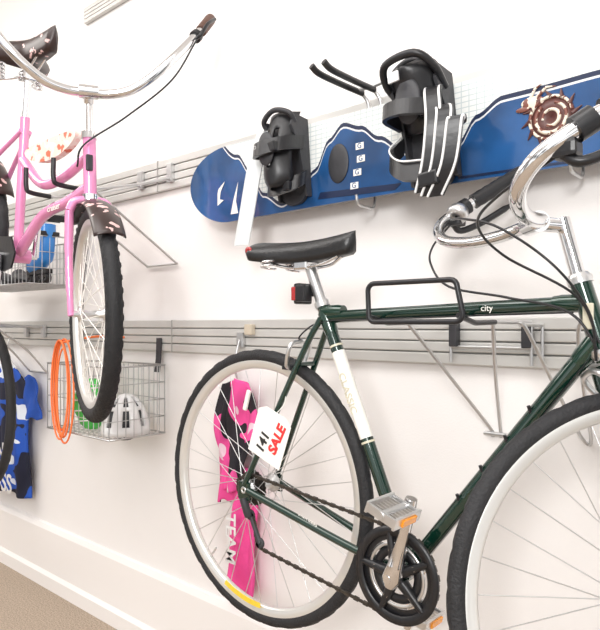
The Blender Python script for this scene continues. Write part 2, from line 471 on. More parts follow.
f.tube([DTf+V((0, -.012, -.02)), BBk+V((.02, -.012, .0))], .0013, n=6)
f.obj('frame_cables', M_blk, gb)
# spoke reflector + rim sticker
f = MB()
for k in range(8):
    a = math.radians(-112+k*3.2); rr = .300
    f.box(RH+V((rr*math.cos(a), -.014, rr*math.sin(a))), (.018, .002, .013), R=Matrix.Rotation(-a-pi/2, 3, 'Y'))
f.obj('rim_yellow_sticker', M_yel, gb)
f = MB(); a = 1.75; f.box(RH+V((.22*math.cos(a), -.012, .22*math.sin(a))), (.012, .008, .055), R=Matrix.Rotation(.3, 3, 'Y'), bev=.003); f.obj('spoke_reflector', M_white, gb)

# steering assembly
axis = (HT-HB).normalized()
ST = Matrix.Translation(HB) @ Matrix.Rotation(math.radians(-138), 4, axis) @ Matrix.Translation(-HB)
FH = V((-.178, Y, .818))
wheel(gb, ST @ Matrix.Translation(FH), .348, .0165, 'front_', hubl=.042)
f = MB(); cw = HB-axis*.018
f.tube([HB, cw], .017, ST); f.tube([cw+V((0, -.048, 0)), cw+V((0, -.03, .006)), cw+V((0, .03, .006)), cw+V((0, .048, 0))], .013, ST)
for s in (-1, 1):
    f.tube(cr([cw+V((0, s*.044, .0)), cw-axis*.14+V((0, s*.05, 0)), cw-axis*.28+V((.004, s*.052, 0)), FH+V((0, s*.054, .0))], 8), .0105, ST)
f.obj('fork', M_green, gb)
f = MB()
for s in (-1, 1):
    f.tube(cr([cw+V((.03, 0, .0)), cw+V((.035, s*.035, -.01)), cw+V((.03, s*.036, -.05))], 6), .0055, ST)
f.obj('front_brake', M_silver, gb)
# handlebar
STp = HT+axis*.105
fw = V((-.743, -.669, 0)); lt = V((.669, -.743, 0))
def B(a, l, z=0): return STp+fw*a+lt*l+V((0, 0, z))
f = MB()
f.tube([HT, HT+axis*.02, STp+V((0, 0, .012))], [.0145, .0128, .0128], n=16)
f.tube([STp+V((0, 0, 0)), B(.05, 0, .004)], [.013, .0125], n=16)
f.tube([B(.05, -.026, .004), B(.05, .026, .004)], .0185, n=20)
half = [(.05, .0, .004), (.055, .045, .002), (.080, .095, -.006), (.118, .15, -.010), (.150, .205, -.002), (.162, .245, .018), (.148, .278, .048), (.105, .295, .080), (.06, .302, .108), (-.045, .308, .170)]
path = [B(a, -l, z) for a, l, z in half[::-1]]+[B(a, l, z) for a, l, z in half[1:]]
f.tube(cr(path, 8), .0122, n=14)
f.obj('handlebar', M_chrome, gb)
for s, nm in ((1, 'near'), (-1, 'far')):
    g0 = B(.072, s*.300, .101); g1 = B(-.05, s*.309, .175)
    pts = [g0.lerp(g1, t/14) for t in range(15)]
    MB().tube(pts, [.0175]+[.0165+.0012*(i % 2) for i in range(13)]+[.018], n=16).obj(nm+'_grip', M_blk, gb)
    f = MB()
    f.tube([B(.108, s*.294, .078), B(.085, s*.298, .093)], .0185, n=16)
    f.box(B(.115, s*.285, .055), (.034, .034, .024), bev=.006)
    f.obj(nm+'_lever_clamp', M_blk, gb)
    f = MB()
    f.tube(cr([B(.12, s*.286, .048), B(.10, s*.30, .036), B(.05, s*.308, .056), B(-.01, s*.312, .092), B(-.035, s*.314, .102)], 6), [.0075]*18+[.0055]*7, n=8)
    f.obj(nm+'_brake_lever', M_blk, gb)
f = MB()
f.lathe([(.004, -.012), (.022, -.012), (.024, .0), (.020, .012), (.004, .012)], Matrix.Translation(B(.115, -.27, .07)) @ Matrix.Rotation(.9, 4, 'X'), 24)
f.obj('shifter_pod', M_silver, gb)
f = MB(); CR_ = .0024
f.tube(cr([B(.13, -.28, .045), B(.165, -.29, .0), V((-.655, -.33, 1.375)), V((-.60, -.355, 1.325)), V((-.48, -.36, 1.30)), V((-.37, -.355, 1.27)), V((-.318, -.345, 1.19))], 10), CR_, n=8)
f.tube(cr([B(.13, -.27, .055), V((-.56, -.38, 1.45)), V((-.47, -.42, 1.42)), V((-.38, -.41, 1.35)), V((-.335, -.37, 1.27)), V((-.33, -.35, 1.19))], 10), CR_, n=8)
f.tube(cr([B(.13, .285, .045), V((-.40, -.58, 1.44)), V((-.47, -.50, 1.415)), V((-.46, -.42, 1.37)), V((-.36, -.36, 1.30)), V((-.325, -.35, 1.22))], 10), CR_, n=8)
f.obj('brake_cables', M_blk, gb)
# sale tag (hangs from seat stay)
tg = empty('sale_price_tag', (-1.035, -.40, .979))
R = Matrix.Rotation(math.radians(20), 4, 'Y')
MTt = Matrix.Translation((-1.045, -.402, .985)) @ R
MB().plate([(-.055, -.060), (.055, -.060), (.055, .050), (.034, .064), (-.034, .064), (-.055, .050)], -.0008, .0008, MTt).obj('card', M_tag, tg)
text('sale_lettering', 'SALE', MTt @ V((.026, -.0016, .006)), .036, M_tagred, tg, rot=(pi/2, math.radians(-62), 0), bold=.0014)
text('price_lettering', '141', MTt @ V((-.014, -.0016, -.020)), .036, M_ink, tg, rot=(pi/2, math.radians(-62), 0), bold=.001)
MB().tube(cr([MTt @ V((0, 0, .058)), (-1.02, -.38, 1.06), (-1.02, -.372, 1.08)], 6), .001, n=5).obj('string', M_white, tg)

# ------------------------------------------------------------------ bike wall racks
def rack(x0, x1, z, yf, ywall, zl, xl, name='bicycle_wall_rack', loop=True):
    e = empty(name, ((x0+x1)/2, -.1, z))
    k = MB(); zt = z+.08; yb = yf
    if loop:
        rp = []
        for cx, cz, a0 in ((x0+.015, zt-.015, pi), (x1-.015, zt-.015, pi/2), (x1-.005, z+.015, 0), (x0+.015, z+.015, -pi/2)):
            for j in range(5):
                a = a0-j*pi/8; rp.append((cx+.015*math.cos(a), yb-(cz-z)*.05, cz+.015*math.sin(a)))
        k.tube(rp, .0055, cyc=True, n=10)
        for x in (x0, x1):
            k.tube([(x, yb, z+.012), (x, yb+.07, z-.002), (x, yb+.16, z)], .0055)
        k.obj('rubber_cradle', M_blk, e)
    w = MB()
    for x, xx in ((x0, xl-.012), (x1, xl+.012)):
        w.tube(cr([(x, yb+.15, z), (x*.5+xx*.5, (yb+.15)*.5-.012, (z+zl)/2+.01), (xx, -.010, zl+.01), (xx, -.010, zl-.005)], 8), .0042)
        w.tube([(x, yb+.15, z), (x, -.030, z)], .0042)
        w.tube([(x, -.030, z), (x, -.030, z-.10)], .0042)
    w.tube([(x0, -.030, z-.06), (x1, -.030, z-.06)], .0042)
    w.tube([(xl-.03, -.010, zl), (xl+.03, -.010, zl)], .005)
    w.obj('steel_rods', M_wire, e)
    c = MB()
    for x in (x0+.01, x1-.01): c.box((x, -.030, z-.03), (.022, .022, .06), bev=.003)
    c.obj('rail_clips', M_blk2, e)
rack(-.770, -.565, 1.256, -.385, 0, .985, -.66)
e = empty('wire_support_bracket', (-.45, -.1, 1.1))
f = MB()
f.tube(cr([(-.54, -.03, 1.25), (-.52, -.20, 1.25), (-.50, -.22, 1.24), (-.47, -.12, 1.10), (-.46, -.012, 1.0), (-.44, -.012, .995), (-.42, -.12, 1.10), (-.40, -.22, 1.24), (-.38, -.20, 1.25), (-.36, -.03, 1.25)], 8), .004)
f.tube([(-.54, -.03, 1.25), (-.54, -.03, 1.16)], .004); f.tube([(-.36, -.03, 1.25), (-.36, -.03, 1.16)], .004)
f.obj('steel_rods', M_wire, e)

# upper empty cradle
e = empty('bicycle_wall_hook', (-1.0, -.15, 1.90))
f = MB()
for x in (-1.030, -.990):
    f.tube(cr([(x, -.05, 1.892), (x, -.15, 1.890), (x, -.235, 1.891), (x-.004, -.262, 1.904)], 8), .0085)
f.obj('rubber_prongs', M_blk, e)
f = MB()
for x in (-1.030, -.990):
    f.tube(cr([(x, -.06, 1.892), (x, -.045, 1.888), (x+.01, -.034, 1.86), (x+.01, -.032, 1.79)], 8), .005)
f.tube(cr([(-1.030, -.08, 1.892), (-1.0, -.05, 1.902), (-.93, -.05, 1.902), (-.90, -.034, 1.86), (-.90, -.032, 1.80)], 8), .005)
f.box((-.965, -.029, 1.83), (.13, .008, .05), bev=.002)
f.obj('steel_rods', M_wire, e)

# ------------------------------------------------------------------ snowboard
sb = empty('snowboard', (-.93, -.09, 1.712))
x0, x1 = -1.695, -.06; zc = 1.712
wv = [(-1.706, 2), (-1.50, 1.80), (-1.44, 1.74), (-1.38, 1.66), (-1.30, 1.62), (-1.24, 1.64), (-1.17, 1.70), (-1.12, 1.775), (-1.07, 1.810), (-1.01, 1.790), (-.95, 1.75), (-.87, 1.70), (-.80, 1.66), (-.762, 1.655), (-.72, 1.69), (-.674, 1.745), (-.61, 1.775), (-.52, 1.775), (-.40, 1.778), (-.28, 1.785), (-.05, 1.79)]
def wave(x):
    for i in range(len(wv)-1):
        a, b = wv[i], wv[i+1]
        if a[0] <= x <= b[0]:
            t = (x-a[0])/(b[0]-a[0]); t = t*t*(3-2*t); return a[1]*(1-t)+b[1]*t
    return wv[-1][1]
N_ = 240; rows = []
for i in range(N_+1):
    q = i/N_; q = .5-.5*math.cos(pi*q); x = x0+(x1-x0)*q
    s = min(x-x0, x1-x); w = .127-.008*math.sin(pi*q)
    if s < .16: w *= math.sqrt(max(0, 1-(1-s/.16)**2.2))
    tip = max(0, .17-s); y = -.085-1.2*tip*tip
    rows.append((x, y, zc-w-.0005, zc+w+.0005))
def strip(fn, m, name, dy=0):
    vs = []; fs = []
    for x, y, a, b in rows:
        l, h = fn(x, a, b); vs += [(x, y+dy, l), (x, y+dy, h)]
    for i in range(N_):
        if (vs[2*i+1][2]-vs[2*i][2]) + (vs[2*i+3][2]-vs[2*i+2][2]) > 1e-6: fs.append((2*i, 2*i+2, 2*i+3, 2*i+1))
    o = MB().add(vs, fs, None, True).obj(name, m, sb)
cl = lambda v, a, b: max(a, min(b, v))
strip(lambda x, a, b: (a, cl(wave(x)-.016, a, b)), M_blue, 'blue_graphic', -.0004)
strip(lambda x, a, b: (cl(wave(x)-.016, a, b), cl(wave(x)-.011, a, b)), M_bline, 'silver_outline', -.0004)
strip(lambda x, a, b: (cl(wave(x)-.011, a, b), cl(wave(x), a, b)), M_bnavy, 'navy_outline', -.0004)
strip(lambda x, a, b: (cl(wave(x), a, b), b), M_bwhite, 'white_graphic', -.0004)
vs = []; fs = []
for x, y, a, b in rows: vs += [(x, y, a), (x, y, b), (x, y+.009, b), (x, y+.009, a)]
for i in range(N_):
    for k in range(4): fs.append((4*i+k, 4*i+(k+1) % 4, 4*i+4+(k+1) % 4, 4*i+4+k))
MB().add(vs, fs, None, False).obj('core', M_bnavy, sb)
f = MB()
f.ball((-1.085, -.087, 1.70), (.036, .006, .055)); f.obj('stomp_pad', M_blk2, sb)
f = MB()
stk = ((-1.012, 1.735), (-1.008, 1.700), (-1.02, 1.665), (-1.03, 1.63))
for (x, z) in stk: f.box((x, -.0865, z), (.026, .002, .018), bev=.0005)
f.obj('insert_stickers', M_white, sb)
for i, (x, z) in enumerate(stk):
    text('sticker_letter_%d' % i, 'G', (x, -.0882, z), .02, M_blue, sb)
f = MB()
f.plate([(-1.16, 1.61), (-.90, 1.60), (-.88, 1.615), (-1.15, 1.628)], -.0868, -.0860); f.plate([(-.72, 1.60), (-.45, 1.595), (-.45, 1.60), (-.72, 1.606)], -.0868, -.0860)
f.obj('edge_lettering_bars', M_bnavy, sb)
# dragon art medallion
ax_, az_ = -.500, 1.700
f = MB(); f.lathe([(.001, -.0006), (.050, -.0006), (.050, .0006), (.001, .0006)], Matrix.Translation((ax_, -.0866, az_)), 40)
for k in range(12):
    t = k*.52; f.tube([(ax_+.045*math.cos(t), -.0872, az_+.045*math.sin(t)), (ax_+.066*math.cos(t+.2), -.0872, az_+.062*math.sin(t+.2))], [.006, .001], n=6)
f.obj('dragon_art_disc', M_artd, sb)
f = MB()
for r_, a0, a1, th in ((.046, .2, 5.6, .0042), (.033, 2.2, 7.6, .0050), (.018, 4.2, 9.6, .0045)):
    f.tube(cr([(ax_+r_*math.cos(a0+(a1-a0)*j/10), -.0878, az_+r_*math.sin(a0+(a1-a0)*j/10)) for j in range(11)], 3), [th*(1-.6*abs(j/30-.4)) for j in range(31)], n=6)
f.ball((ax_-.040, -.0878, az_+.042), (.026, .003, .013)); f.ball((ax_-.062, -.0878, az_+.030), (.016, .003, .006))
f.tube([(ax_-.03, -.088, az_+.05), (ax_-.01, -.088, az_+.068), (ax_+.01, -.088, az_+.066)], [.005, .003, .001], n=6)
f.tube([(ax_-.045, -.088, az_+.05), (ax_-.035, -.088, az_+.07), (ax_-.02, -.088, az_+.078)], [.004, .003, .001], n=6)
f.obj('dragon_art', M_art, sb)
f = MB()
f.plate([(-1.64, 1.63), (-1.60, 1.66), (-1.585, 1.70), (-1.555, 1.72), (-1.575, 1.69), (-1.58, 1.665), (-1.56, 1.66), (-1.60, 1.64)], -.0905, -.0895); f.plate([(-1.53, 1.61), (-1.515, 1.66), (-1.495, 1.71), (-1.505, 1.65), (-1.495, 1.61)], -.0868, -.0860)
f.obj('tail_slash_graphic', M_white, sb)
# board wall pegs
f = MB()
for x in (-1.0, -.45): f.tube(cr([(x, -.022, 1.80), (x, -.03, 1.62), (x, -.04, 1.574), (x, -.075, 1.570), (x, -.11, 1.574), (x, -.118, 1.597)], 6), .004)
for x in (-1.0, -.45): f.box((x, -.027, 1.80), (.03, .01, .05), bev=.002)
f.obj('wall_hooks', M_wire, sb)

# bindings
def binding(cx, cz, sc, style, tilt):
    e = empty('snowboard_binding', (cx, -.15, cz))
    M = Matrix.Translation((cx, -.088, cz)) @ Matrix.Rotation(tilt, 4, 'Y') @ Matrix.Scale(sc, 4)
    out = []
    for k in range(40):
        a = 2*pi*k/40; c, s = math.cos(a), math.sin(a)
        out.append((.055*math.copysign(abs(c)**.6, c), .125*math.copysign(abs(s)**.6, s)))
    f = MB(); f.plate(out, -.014, 0, M)
    for sx in (-1, 1):
        pr = [(-.11, .0), (.12, .0), (.125, -.06), (.09, -.075), (.03, -.045), (-.06, -.030), (-.11, -.02)]
        vs = [(sx*.058, y, z) for z, y in pr]+[(sx*.050, y, z) for z, y in pr]; n = len(pr)
        f.add(vs, [tuple(range(n)), tuple(range(2*n-1, n-1, -1))]+[(i, (i+1) % n, (i+1) % n+n, i+n) for i in range(n)], M, False)
    f.tube(cr([(-.054, -.055, .10), (-.05, -.075, .125), (0, -.085, .142), (.05, -.075, .125), (.054, -.055, .10)], 8), .008, M)
    f.obj('baseplate', M_blk2, e)
    vs = []; fs = []; nu, nv = 14, 18
    for j in range(nv+1):
        t = j/nv
        w = .060*(1-.10*math.sin(pi*t))*(1 if t < .8 else math.sqrt(max(0.05, 1-((t-.8)/.2)**2*.75)))
        for i in range(nu+1):
            u = -1+2*i/nu
            if style == 1: z = .135-.225*t; yb = -.075-.045*math.sin(t*2.2)
            else: z = -.01+.130*t; yb = -.055-.065*t
            vs.append((w*u, yb+.042*u*u*(1 if style == 1 else .9), z+(.02*u*u if style == 2 else 0)))
    for j in range(nv):
        for i in range(nu):
            if (j in (4, 5, 6) and i in (4, 5, 8, 9)) or (j in (10, 11, 12) and i in (6, 7)): continue
            fs.append((j*(nu+1)+i, j*(nu+1)+i+1, (j+1)*(nu+1)+i+1, (j+1)*(nu+1)+i))
    o = MB().add(vs, fs, M).obj('highback', M_blk, e)
    md = o.modifiers.new('thick', 'SOLIDIFY'); md.thickness = .007
    pad = MB(); pad.ball((0, -.125 if style == 1 else -.100, .02 if style == 1 else .05), (.032, .010, .05), M); pad.obj('highback_pad', M_blk2, e)
    st = MB(); edge = MB()
    if style == 1:
        for zz, ht in ((.015, -.150), (-.088, -.085)):
            pts = cr([(-.060, -.03, zz+.03), (-.055, ht*.75, zz+.01), (0, ht, zz), (.055, ht*.75, zz+.01), (.060, -.03, zz+.03)], 8)
            st.ribbon(pts, (0, .008, .042), .008, M)
        st.box((.035, -.135, .015), (.03, .02, .03), M, bev=.004); st.box((.035, -.08, -.088), (.026, .018, .026), M, bev=.004)
        text('maker_mark', 'o', M @ V((-.01, -.160, .02)), .022, M_grey, e)
    else:
        for k, (ox, dz) in enumerate(((0, 0), (.022, -.01), (.046, -.015))):
            pts = cr([(.045, -.06, .075-k*.05), (.065+ox, -.11, .045-k*.04), (.070+ox, -.125, -.02+dz), (.050+ox*.9, -.12, -.10+dz), (.022+ox*.6, -.11, -.155+dz)], 8)
            st.ribbon(pts, (.030, .014, .0), .008, M)
            edge.tube([p+V((-.013, -.011, 0)) for p in pts], .0028, M, 6); edge.tube([p+V((.013, .000, 0)) for p in pts], .0028, M, 6)
        pts = cr([(-.058, -.04, -.02), (-.06, -.09, -.06), (-.02, -.12, -.10), (.03, -.11, -.11)], 8)
        st.ribbon(pts, (0, .01, .045), .009, M); edge.tube([p+V((0, -.006, .02)) for p in pts], .0022, M, 6)
        st.box((.045, -.122, -.135), (.045, .02, .03), M, bev=.005)
        pts = cr([(-.058, -.04, .03), (-.055, -.11, .035), (0, -.14, .025), (.05, -.11, .02)], 8); st.ribbon(pts, (0, .008, .035), .009, M)
        edge.box((-.015, -.126, .100), (.026, .006, .022), M, bev=.002)
        st.tube(cr([(-.056, -.035, .08), (-.060, -.085, .110), (-.035, -.120, .136), (.035, -.120, .136), (.060, -.085, .110), (.056, -.035, .08)], 6), .0085, M, 8)
    st.obj('straps', M_blk, e)
    if style == 2: edge.obj('strap_piping', M_helm, e)
    return e
b1 = binding(-1.245, 1.725, .98, 1, math.radians(-4))
b2 = binding(-.785, 1.720, 1.10, 2, math.radians(-6))
f = MB(); f.ribbon(cr([(-1.300, -.16, 1.815), (-1.325, -.175, 1.72), (-1.345, -.185, 1.60), (-1.368, -.19, 1.486)], 8), (.052, .01, 0), .004)
f.obj('pale_ladder_strap', M_clear, b1)

# ------------------------------------------------------------------ pink cruiser
PY = -.44
pb = empty('pink_cruiser_bicycle', (-2.1, PY, 1.6))
hT = V((-1.790, PY, 1.83)); hB = V((-1.785, PY, 1.65)); seatc = V((-2.225, PY, 1.97)); bb_ = V((-2.285, PY, 1.50)); rh = V((-2.72, PY, 1.62)); fh = V((-1.762, PY, 1.283))
f = MB()
f.tube([hT, hB], .020, n=16)
f.tube(cr([hT+V((0, 0, -.05)), V((-1.95, PY, 1.735)), V((-2.10, PY, 1.735)), V((-2.240, PY, 1.84))], 8), .0175)
f.tube(cr([hB+V((0, 0, .03)), V((-1.92, PY, 1.650)), V((-2.10, PY, 1.62)), bb_], 8), .019)
f.tube([seatc+V((0, 0, .02)), bb_], .017)
f.tube([bb_+V((0, -.04, 0)), bb_+V((0, .04, 0))], .026, n=16)
for s in (-1, 1):
    f.tube(cr([seatc+V((0, s*.015, -.03)), V((-2.45, PY+s*.045, 1.83)), rh+V((0, s*.065, 0))], 8), .009)
    f.tube(cr([bb_+V((0, s*.02, 0)), V((-2.45, PY+s*.05, 1.55)), rh+V((0, s*.065, 0))], 8), .010)
f.obj('frame_tubes', M_pink, pb)
text('frame_lettering', 'cruiser', (-1.98, PY-.02, 1.636), .03, M_white, pb, rot=(pi/2, -.05, 0))
wheel(pb, Matrix.Translation(rh), .33, .024, 'rear_', rim_w=.016, nsp=36, hubl=.05, spm=M_white)
ax2 = (hT-hB).normalized(); phi = -20
S2 = Matrix.Translation(hB) @ Matrix.Rotation(math.radians(phi), 4, ax2) @ Matrix.Translation(-hB)
wheel(pb, S2 @ Matrix.Translation(fh), .33, .025, 'front_', rim_w=.017, nsp=36, hubl=.045, spm=M_white, tread=2, knob=.09, spoke_r=.0014)
f = MB(); cw = hB-ax2*.02
f.tube([hB, cw], .018, S2)
f.tube(cr([cw+V((0, -.062, -.03)), cw+V((0, -.045, .0)), cw+V((0, 0, .006)), cw+V((0, .045, 0)), cw+V((0, .062, -.03))], 6), .014, S2)
for s in (-1, 1):
    f.tube(cr([cw+V((0, s*.062, -.03)), cw+V((-.005, s*.064, -.15)), cw+V((.005, s*.064, -.27)), fh+V((0, s*.064, -.005))], 8), [.0135]*9+[.012]*8+[.010]*8, S2)
f.obj('fork', M_pink, pb)
def fender(parent, M, R, w, a0, a1, m, name):
    vs = []; fs = []; na, nw = 40, 8
    for i in range(na+1):
        a = math.radians(a0+(a1-a0)*i/na)
        for k in range(nw+1):
            u = -1+2*k/nw; r_ = R-.016*u*u
            vs.append((r_*math.cos(a), w*u, r_*math.sin(a)))
    for i in range(na):
        for k in range(nw): fs.append((i*(nw+1)+k, i*(nw+1)+k+1, (i+1)*(nw+1)+k+1, (i+1)*(nw+1)+k))
    o = MB().add(vs, fs, M).obj(name, m, parent); md = o.modifiers.new('t', 'SOLIDIFY'); md.thickness = .003
fender(pb, S2 @ Matrix.Translation(fh), .350, .044, 38, 120, M_floral, 'front_fender')
fender(pb, Matrix.Translation(rh), .352, .042, 20, 190, M_floral, 'rear_fender')
f = MB(); out = [(-2.03+.175*math.cos(t), 1.838+.036*math.sin(t)+.018*math.cos(t)**2) for t in [2*pi*k/40 for k in range(40)]]
f.plate(out, PY-.012, PY+.012); f.obj('floral_tank', M_floral2, pb)
f = MB()
f.plate([(-2.22, 1.45), (-2.19, 1.50), (-2.22, 1.56), (-2.32, 1.57), (-2.70, 1.66), (-2.72, 1.60), (-2.38, 1.50), (-2.29, 1.44)], PY-.055, PY-.048); f.obj('chain_guard', M_blk, pb)
f = MB()
f.tube([bb_+V((0, -.065, 0)), bb_+V((-.02, -.07, -.15))], [.013, .010]); f.tube([bb_+V((0, .065, 0)), bb_+V((.02, .07, .15))], [.013, .010]); f.tube([bb_+V((0, -.07, 0)), bb_+V((0, .07, 0))], .009)
f.obj('crank_arms', M_chrome, pb)
pedal(pb, bb_+V((-.02, -.125, -.15)), 'near_', .1, m=M_blk, refl=False)
pedal(pb, bb_+V((.02, .125, .15)), 'far_', .1, m=M_blk, refl=False)
# stem & bars
sC = hT+ax2*.135
f = MB(); f.tube([hT, hT+ax2*.02, sC], [.017, .013, .013], n=14)
f.tube([hT-ax2*.002, hT+ax2*.018], .024, n=18); f.tube([hB-ax2*.015, hB+ax2*.004], .024, n=18)
F2 = V((math.cos(math.radians(-30)), math.sin(math.radians(-30)), 0)); L2 = V((F2.y, -F2.x, 0))
def B2(a, l, z=0): return sC+F2*a+L2*l+V((0, 0, z))
f.tube([sC-V((0, 0, .02)), B2(.03, 0, .0)], .016, n=14); f.tube([B2(.03, -.028), B2(.03, .028)], .021, n=18)
half = [(.03, 0, 0), (.03, .05, -.002), (.045, .12, .012), (.06, .185, .055), (.065, .245, .115), (.055, .305, .185), (.03, .35, .245), (-.01, .378, .292)]
path = [B2(a, -l, z) for a, l, z in half[::-1]]+[B2(a, l, z) for a, l, z in half[1:]]
f.tube(cr(path, 8), .0142, n=12)
f.obj('handlebar', M_chrome, pb)
for s, nm in ((1, 'near'), (-1, 'far')):
    g = cr([B2(.037, s*.343, .233), B2(.012, s*.364, .268), B2(-.025, s*.386, .308)], 6)
    MB().tube(g, [.0175+.001*(i % 2) for i in range(len(g))], n=14).obj(nm+'_grip', M_brown, pb)
    f = MB(); f.tube([B2(.050, s*.322, .205), B2(.043, s*.331, .217)], .02, n=14)
    f.tube(cr([B2(.055, s*.322, .198), B2(.085, s*.335, .20), B2(.07, s*.36, .245), B2(.03, s*.39, .283)], 6), .006, n=8)
    f.obj(nm+'_brake_lever', M_blk, pb)
f = MB()
f.tube(cr([B2(.07, -.325, .19), V((-1.64, -.24, 2.03)), V((-1.71, -.36, 1.90)), V((-1.770, PY-.03, 1.80)), V((-1.81, PY-.03, 1.74))], 10), .003, n=8)
f.obj('brake_cables', M_blk, pb)
f = MB()
f.box(hT.lerp(hB, .45)+V((.018, -.012, 0)), (.012, .02, .05), bev=.004); f.obj('head_badge', M_blk2, pb)
# saddle
f = MB(); pc = V((-2.205, PY, 2.13)); f.tube([seatc, pc], .014); f.obj('seat_post', M_chrome, pb)
saddle(pb, Matrix.Translation((-2.165, PY, 2.262)) @ Matrix.Rotation(math.radians(4), 4, 'Y'), .32, .28, .065, M_floral)
f = MB()
for s in (-1, 1):
    hx = [V((-2.28+.02*math.cos(t), PY+s*.07+.02*math.sin(t), 2.125+t*.0021)) for t in [j*.5 for j in range(60)]]
    f.tube(hx, .0035, n=6)
    f.tube(cr([(-2.28, PY+s*.07, 2.12), (-2.20, PY+s*.02, 2.13), (-2.07, PY+s*.015, 2.19)], 6), .004)
f.box((-2.205, PY, 2.13), (.05, .05, .03), bev=.005)
f.obj('saddle_springs', M_chrome, pb)

# rack holding the pink bike
e = empty('bicycle_wall_rack', (-1.95, -.2, 1.75))
f = MB()
for x in (-2.12, -1.93):
    f.tube(cr([(x, -.03, 1.80), (x, -.2, 1.745), (x, -.36, 1.705), (x, -.40, 1.700)], 6), .0045)
    f.tube(cr([(x, -.34, 1.705), (x, -.18, 1.60), (x+.02, -.012, 1.48)], 6), .0045)
f.tube([(-2.10, -.012, 1.48), (-1.91, -.012, 1.48)], .0045)
f.tube([(-2.12, -.03, 1.80), (-1.93, -.03, 1.80)], .0045)
f.obj('steel_rods', M_wire, e)
f = MB()
for x in (-2.12, -1.93): f.tube(cr([(x, -.40, 1.700), (x, -.47, 1.703), (x, -.485, 1.72), (x, -.485, 1.785)], 6), .008)
f.obj('rubber_cradle', M_blk, e)
f = MB()
for x in (-2.12, -1.93): f.box((x, -.028, 1.82), (.03, .016, .07), bev=.002)
f.obj('rail_clips', M_wire, e)

# ------------------------------------------------------------------ wire baskets
def basket(x0, x1, y0, y1, z0, z1, zr):
    e = empty('wire_basket', ((x0+x1)/2, (y0+y1)/2, (z0+z1)/2)); f = MB(); st = .033
    def L(a, b, r=.0017): f.tube([a, b], r, n=5)
    nx = round((x1-x0)/st); ny = round((y1-y0)/st); nz = round((z1-z0)/st)
    for i in range(nx+1):
        x = x0+(x1-x0)*i/nx
        L((x, y0, z0), (x, y1, z0)); L((x, y0, z0), (x, y0, z1)); L((x, y1, z0), (x, y1, z1))
    for i in range(ny+1):
        y = y0+(y1-y0)*i/ny
        L((x0, y, z0), (x1, y, z0)); L((x0, y, z0), (x0, y, z1)); L((x1, y, z0), (x1, y, z1))
    for i in range(0, nz+1, 2):
        z = z0+(z1-z0)*i/nz; r = .0035 if i+2 > nz or i == 0 else .0017
        f.tube([(x0, y0, z), (x1, y0, z), (x1, y1, z), (x0, y1, z)], r, n=6, cyc=True)
    f.tube([(x0, y0, z1), (x1, y0, z1), (x1, y1, z1), (x0, y1, z1)], .0038, n=6, cyc=True)
    f.obj('wires', M_wire, e)
    h = MB()
    for x in (x0+.05, x1-.05): h.ribbon([(x, -.034, z1-.03), (x, -.027, z1+.02), (x, -.024, zr)], (.03, 0, 0), .005)
    h.obj('rail_hooks', M_blk2, e)
    return e
basket(-2.40, -1.955, -.27, -.035, .845, 1.10, 1.20)
basket(-3.25, -2.52, -.30, -.035, 1.42, 1.62, 1.80)

# helmet in basket
hx_, hy_, hz_ = -2.045, -.145, .850
he = empty('bicycle_helmet', (hx_, hy_, .90))
vs = []; fs = []; nu, nv = 40, 14
for j in range(nv+1):
    t = j/nv*pi/2*1.02
    for i in range(nu):
        a = 2*pi*i/nu; k = 1+.03*math.cos(3*a)
        vs.append((hx_+.078*math.sin(t)*math.cos(a)*k, hy_+.095*math.sin(t)*math.sin(a), hz_+.145*math.cos(t)))
for j in range(nv):
    for i in range(nu):
        if 3 <= j <= 11 and i % 5 in (1, 2) and j != 7: continue
        fs.append((j*nu+i, j*nu+(i+1) % nu, (j+1)*nu+(i+1) % nu, (j+1)*nu+i))
o = MB().add(vs, fs).obj('shell', M_helm, he); md = o.modifiers.new('t', 'SOLIDIFY'); md.thickness = .012
MB().ball((hx_, hy_, hz_+.050), (.062, .080, .080)).obj('liner', M_helmg, he)
# orange cord coil hung over the basket rim
oc = empty('orange_extension_cord', (-2.25, -.30, 1.02)); f = MB()
for k in range(5):
    cx = -2.250+.007*k; pts = []
    for j in range(16):
        a = 2*pi*j/16; pts.append((cx+(.048+.007*(k % 4))*math.cos(a), -.290-.008*(k % 3), 1.02+(.165+.010*(k % 4))*math.sin(a)-.006*k))
    f.tube(cr(pts, 4, True), .0036, n=8, cyc=True)
f.tube(cr([(-2.235, -.295, 1.185), (-2.235, -.15, 1.205), (-2.235, -.03, 1.20)], 6), .005)
f.obj('coil', M_cord, oc)
# green bag
gx, gy = -2.215, -.185
gbag = empty('green_mesh_bag', (gx, gy, .93)); f = MB()
vs = []; fs = []
for j in range(13):
    t = j/12
    for i in range(24):
        a = 2*pi*i/24; r_ = math.sin(pi*(.06+.88*t))**.6*(1+.08*math.sin(5*a+j))
        vs.append((gx+.085*r_*math.cos(a), gy+.06*r_*math.sin(a), .852+.19*t))
for j in range(12):
    for i in range(24): fs.append((j*24+i, j*24+(i+1) % 24, (j+1)*24+(i+1) % 24, (j+1)*24+i))
fs.append(tuple(range(24))); fs.append(tuple(range(12*24, 13*24)))
f.add(vs, fs); f.obj('sack', M_lime, gbag)
f = MB()
for k in range(4): f.tube([(gx+.088*math.cos(a)*(1-.08*abs(k-1.5)), gy+.063*math.sin(a)*(1-.08*abs(k-1.5)), .885+.04*k+.01*math.cos(a)) for a in [2*pi*i/24 for i in range(24)]], .003, n=6, cyc=True)
f.obj('white_bands', M_helm, gbag)

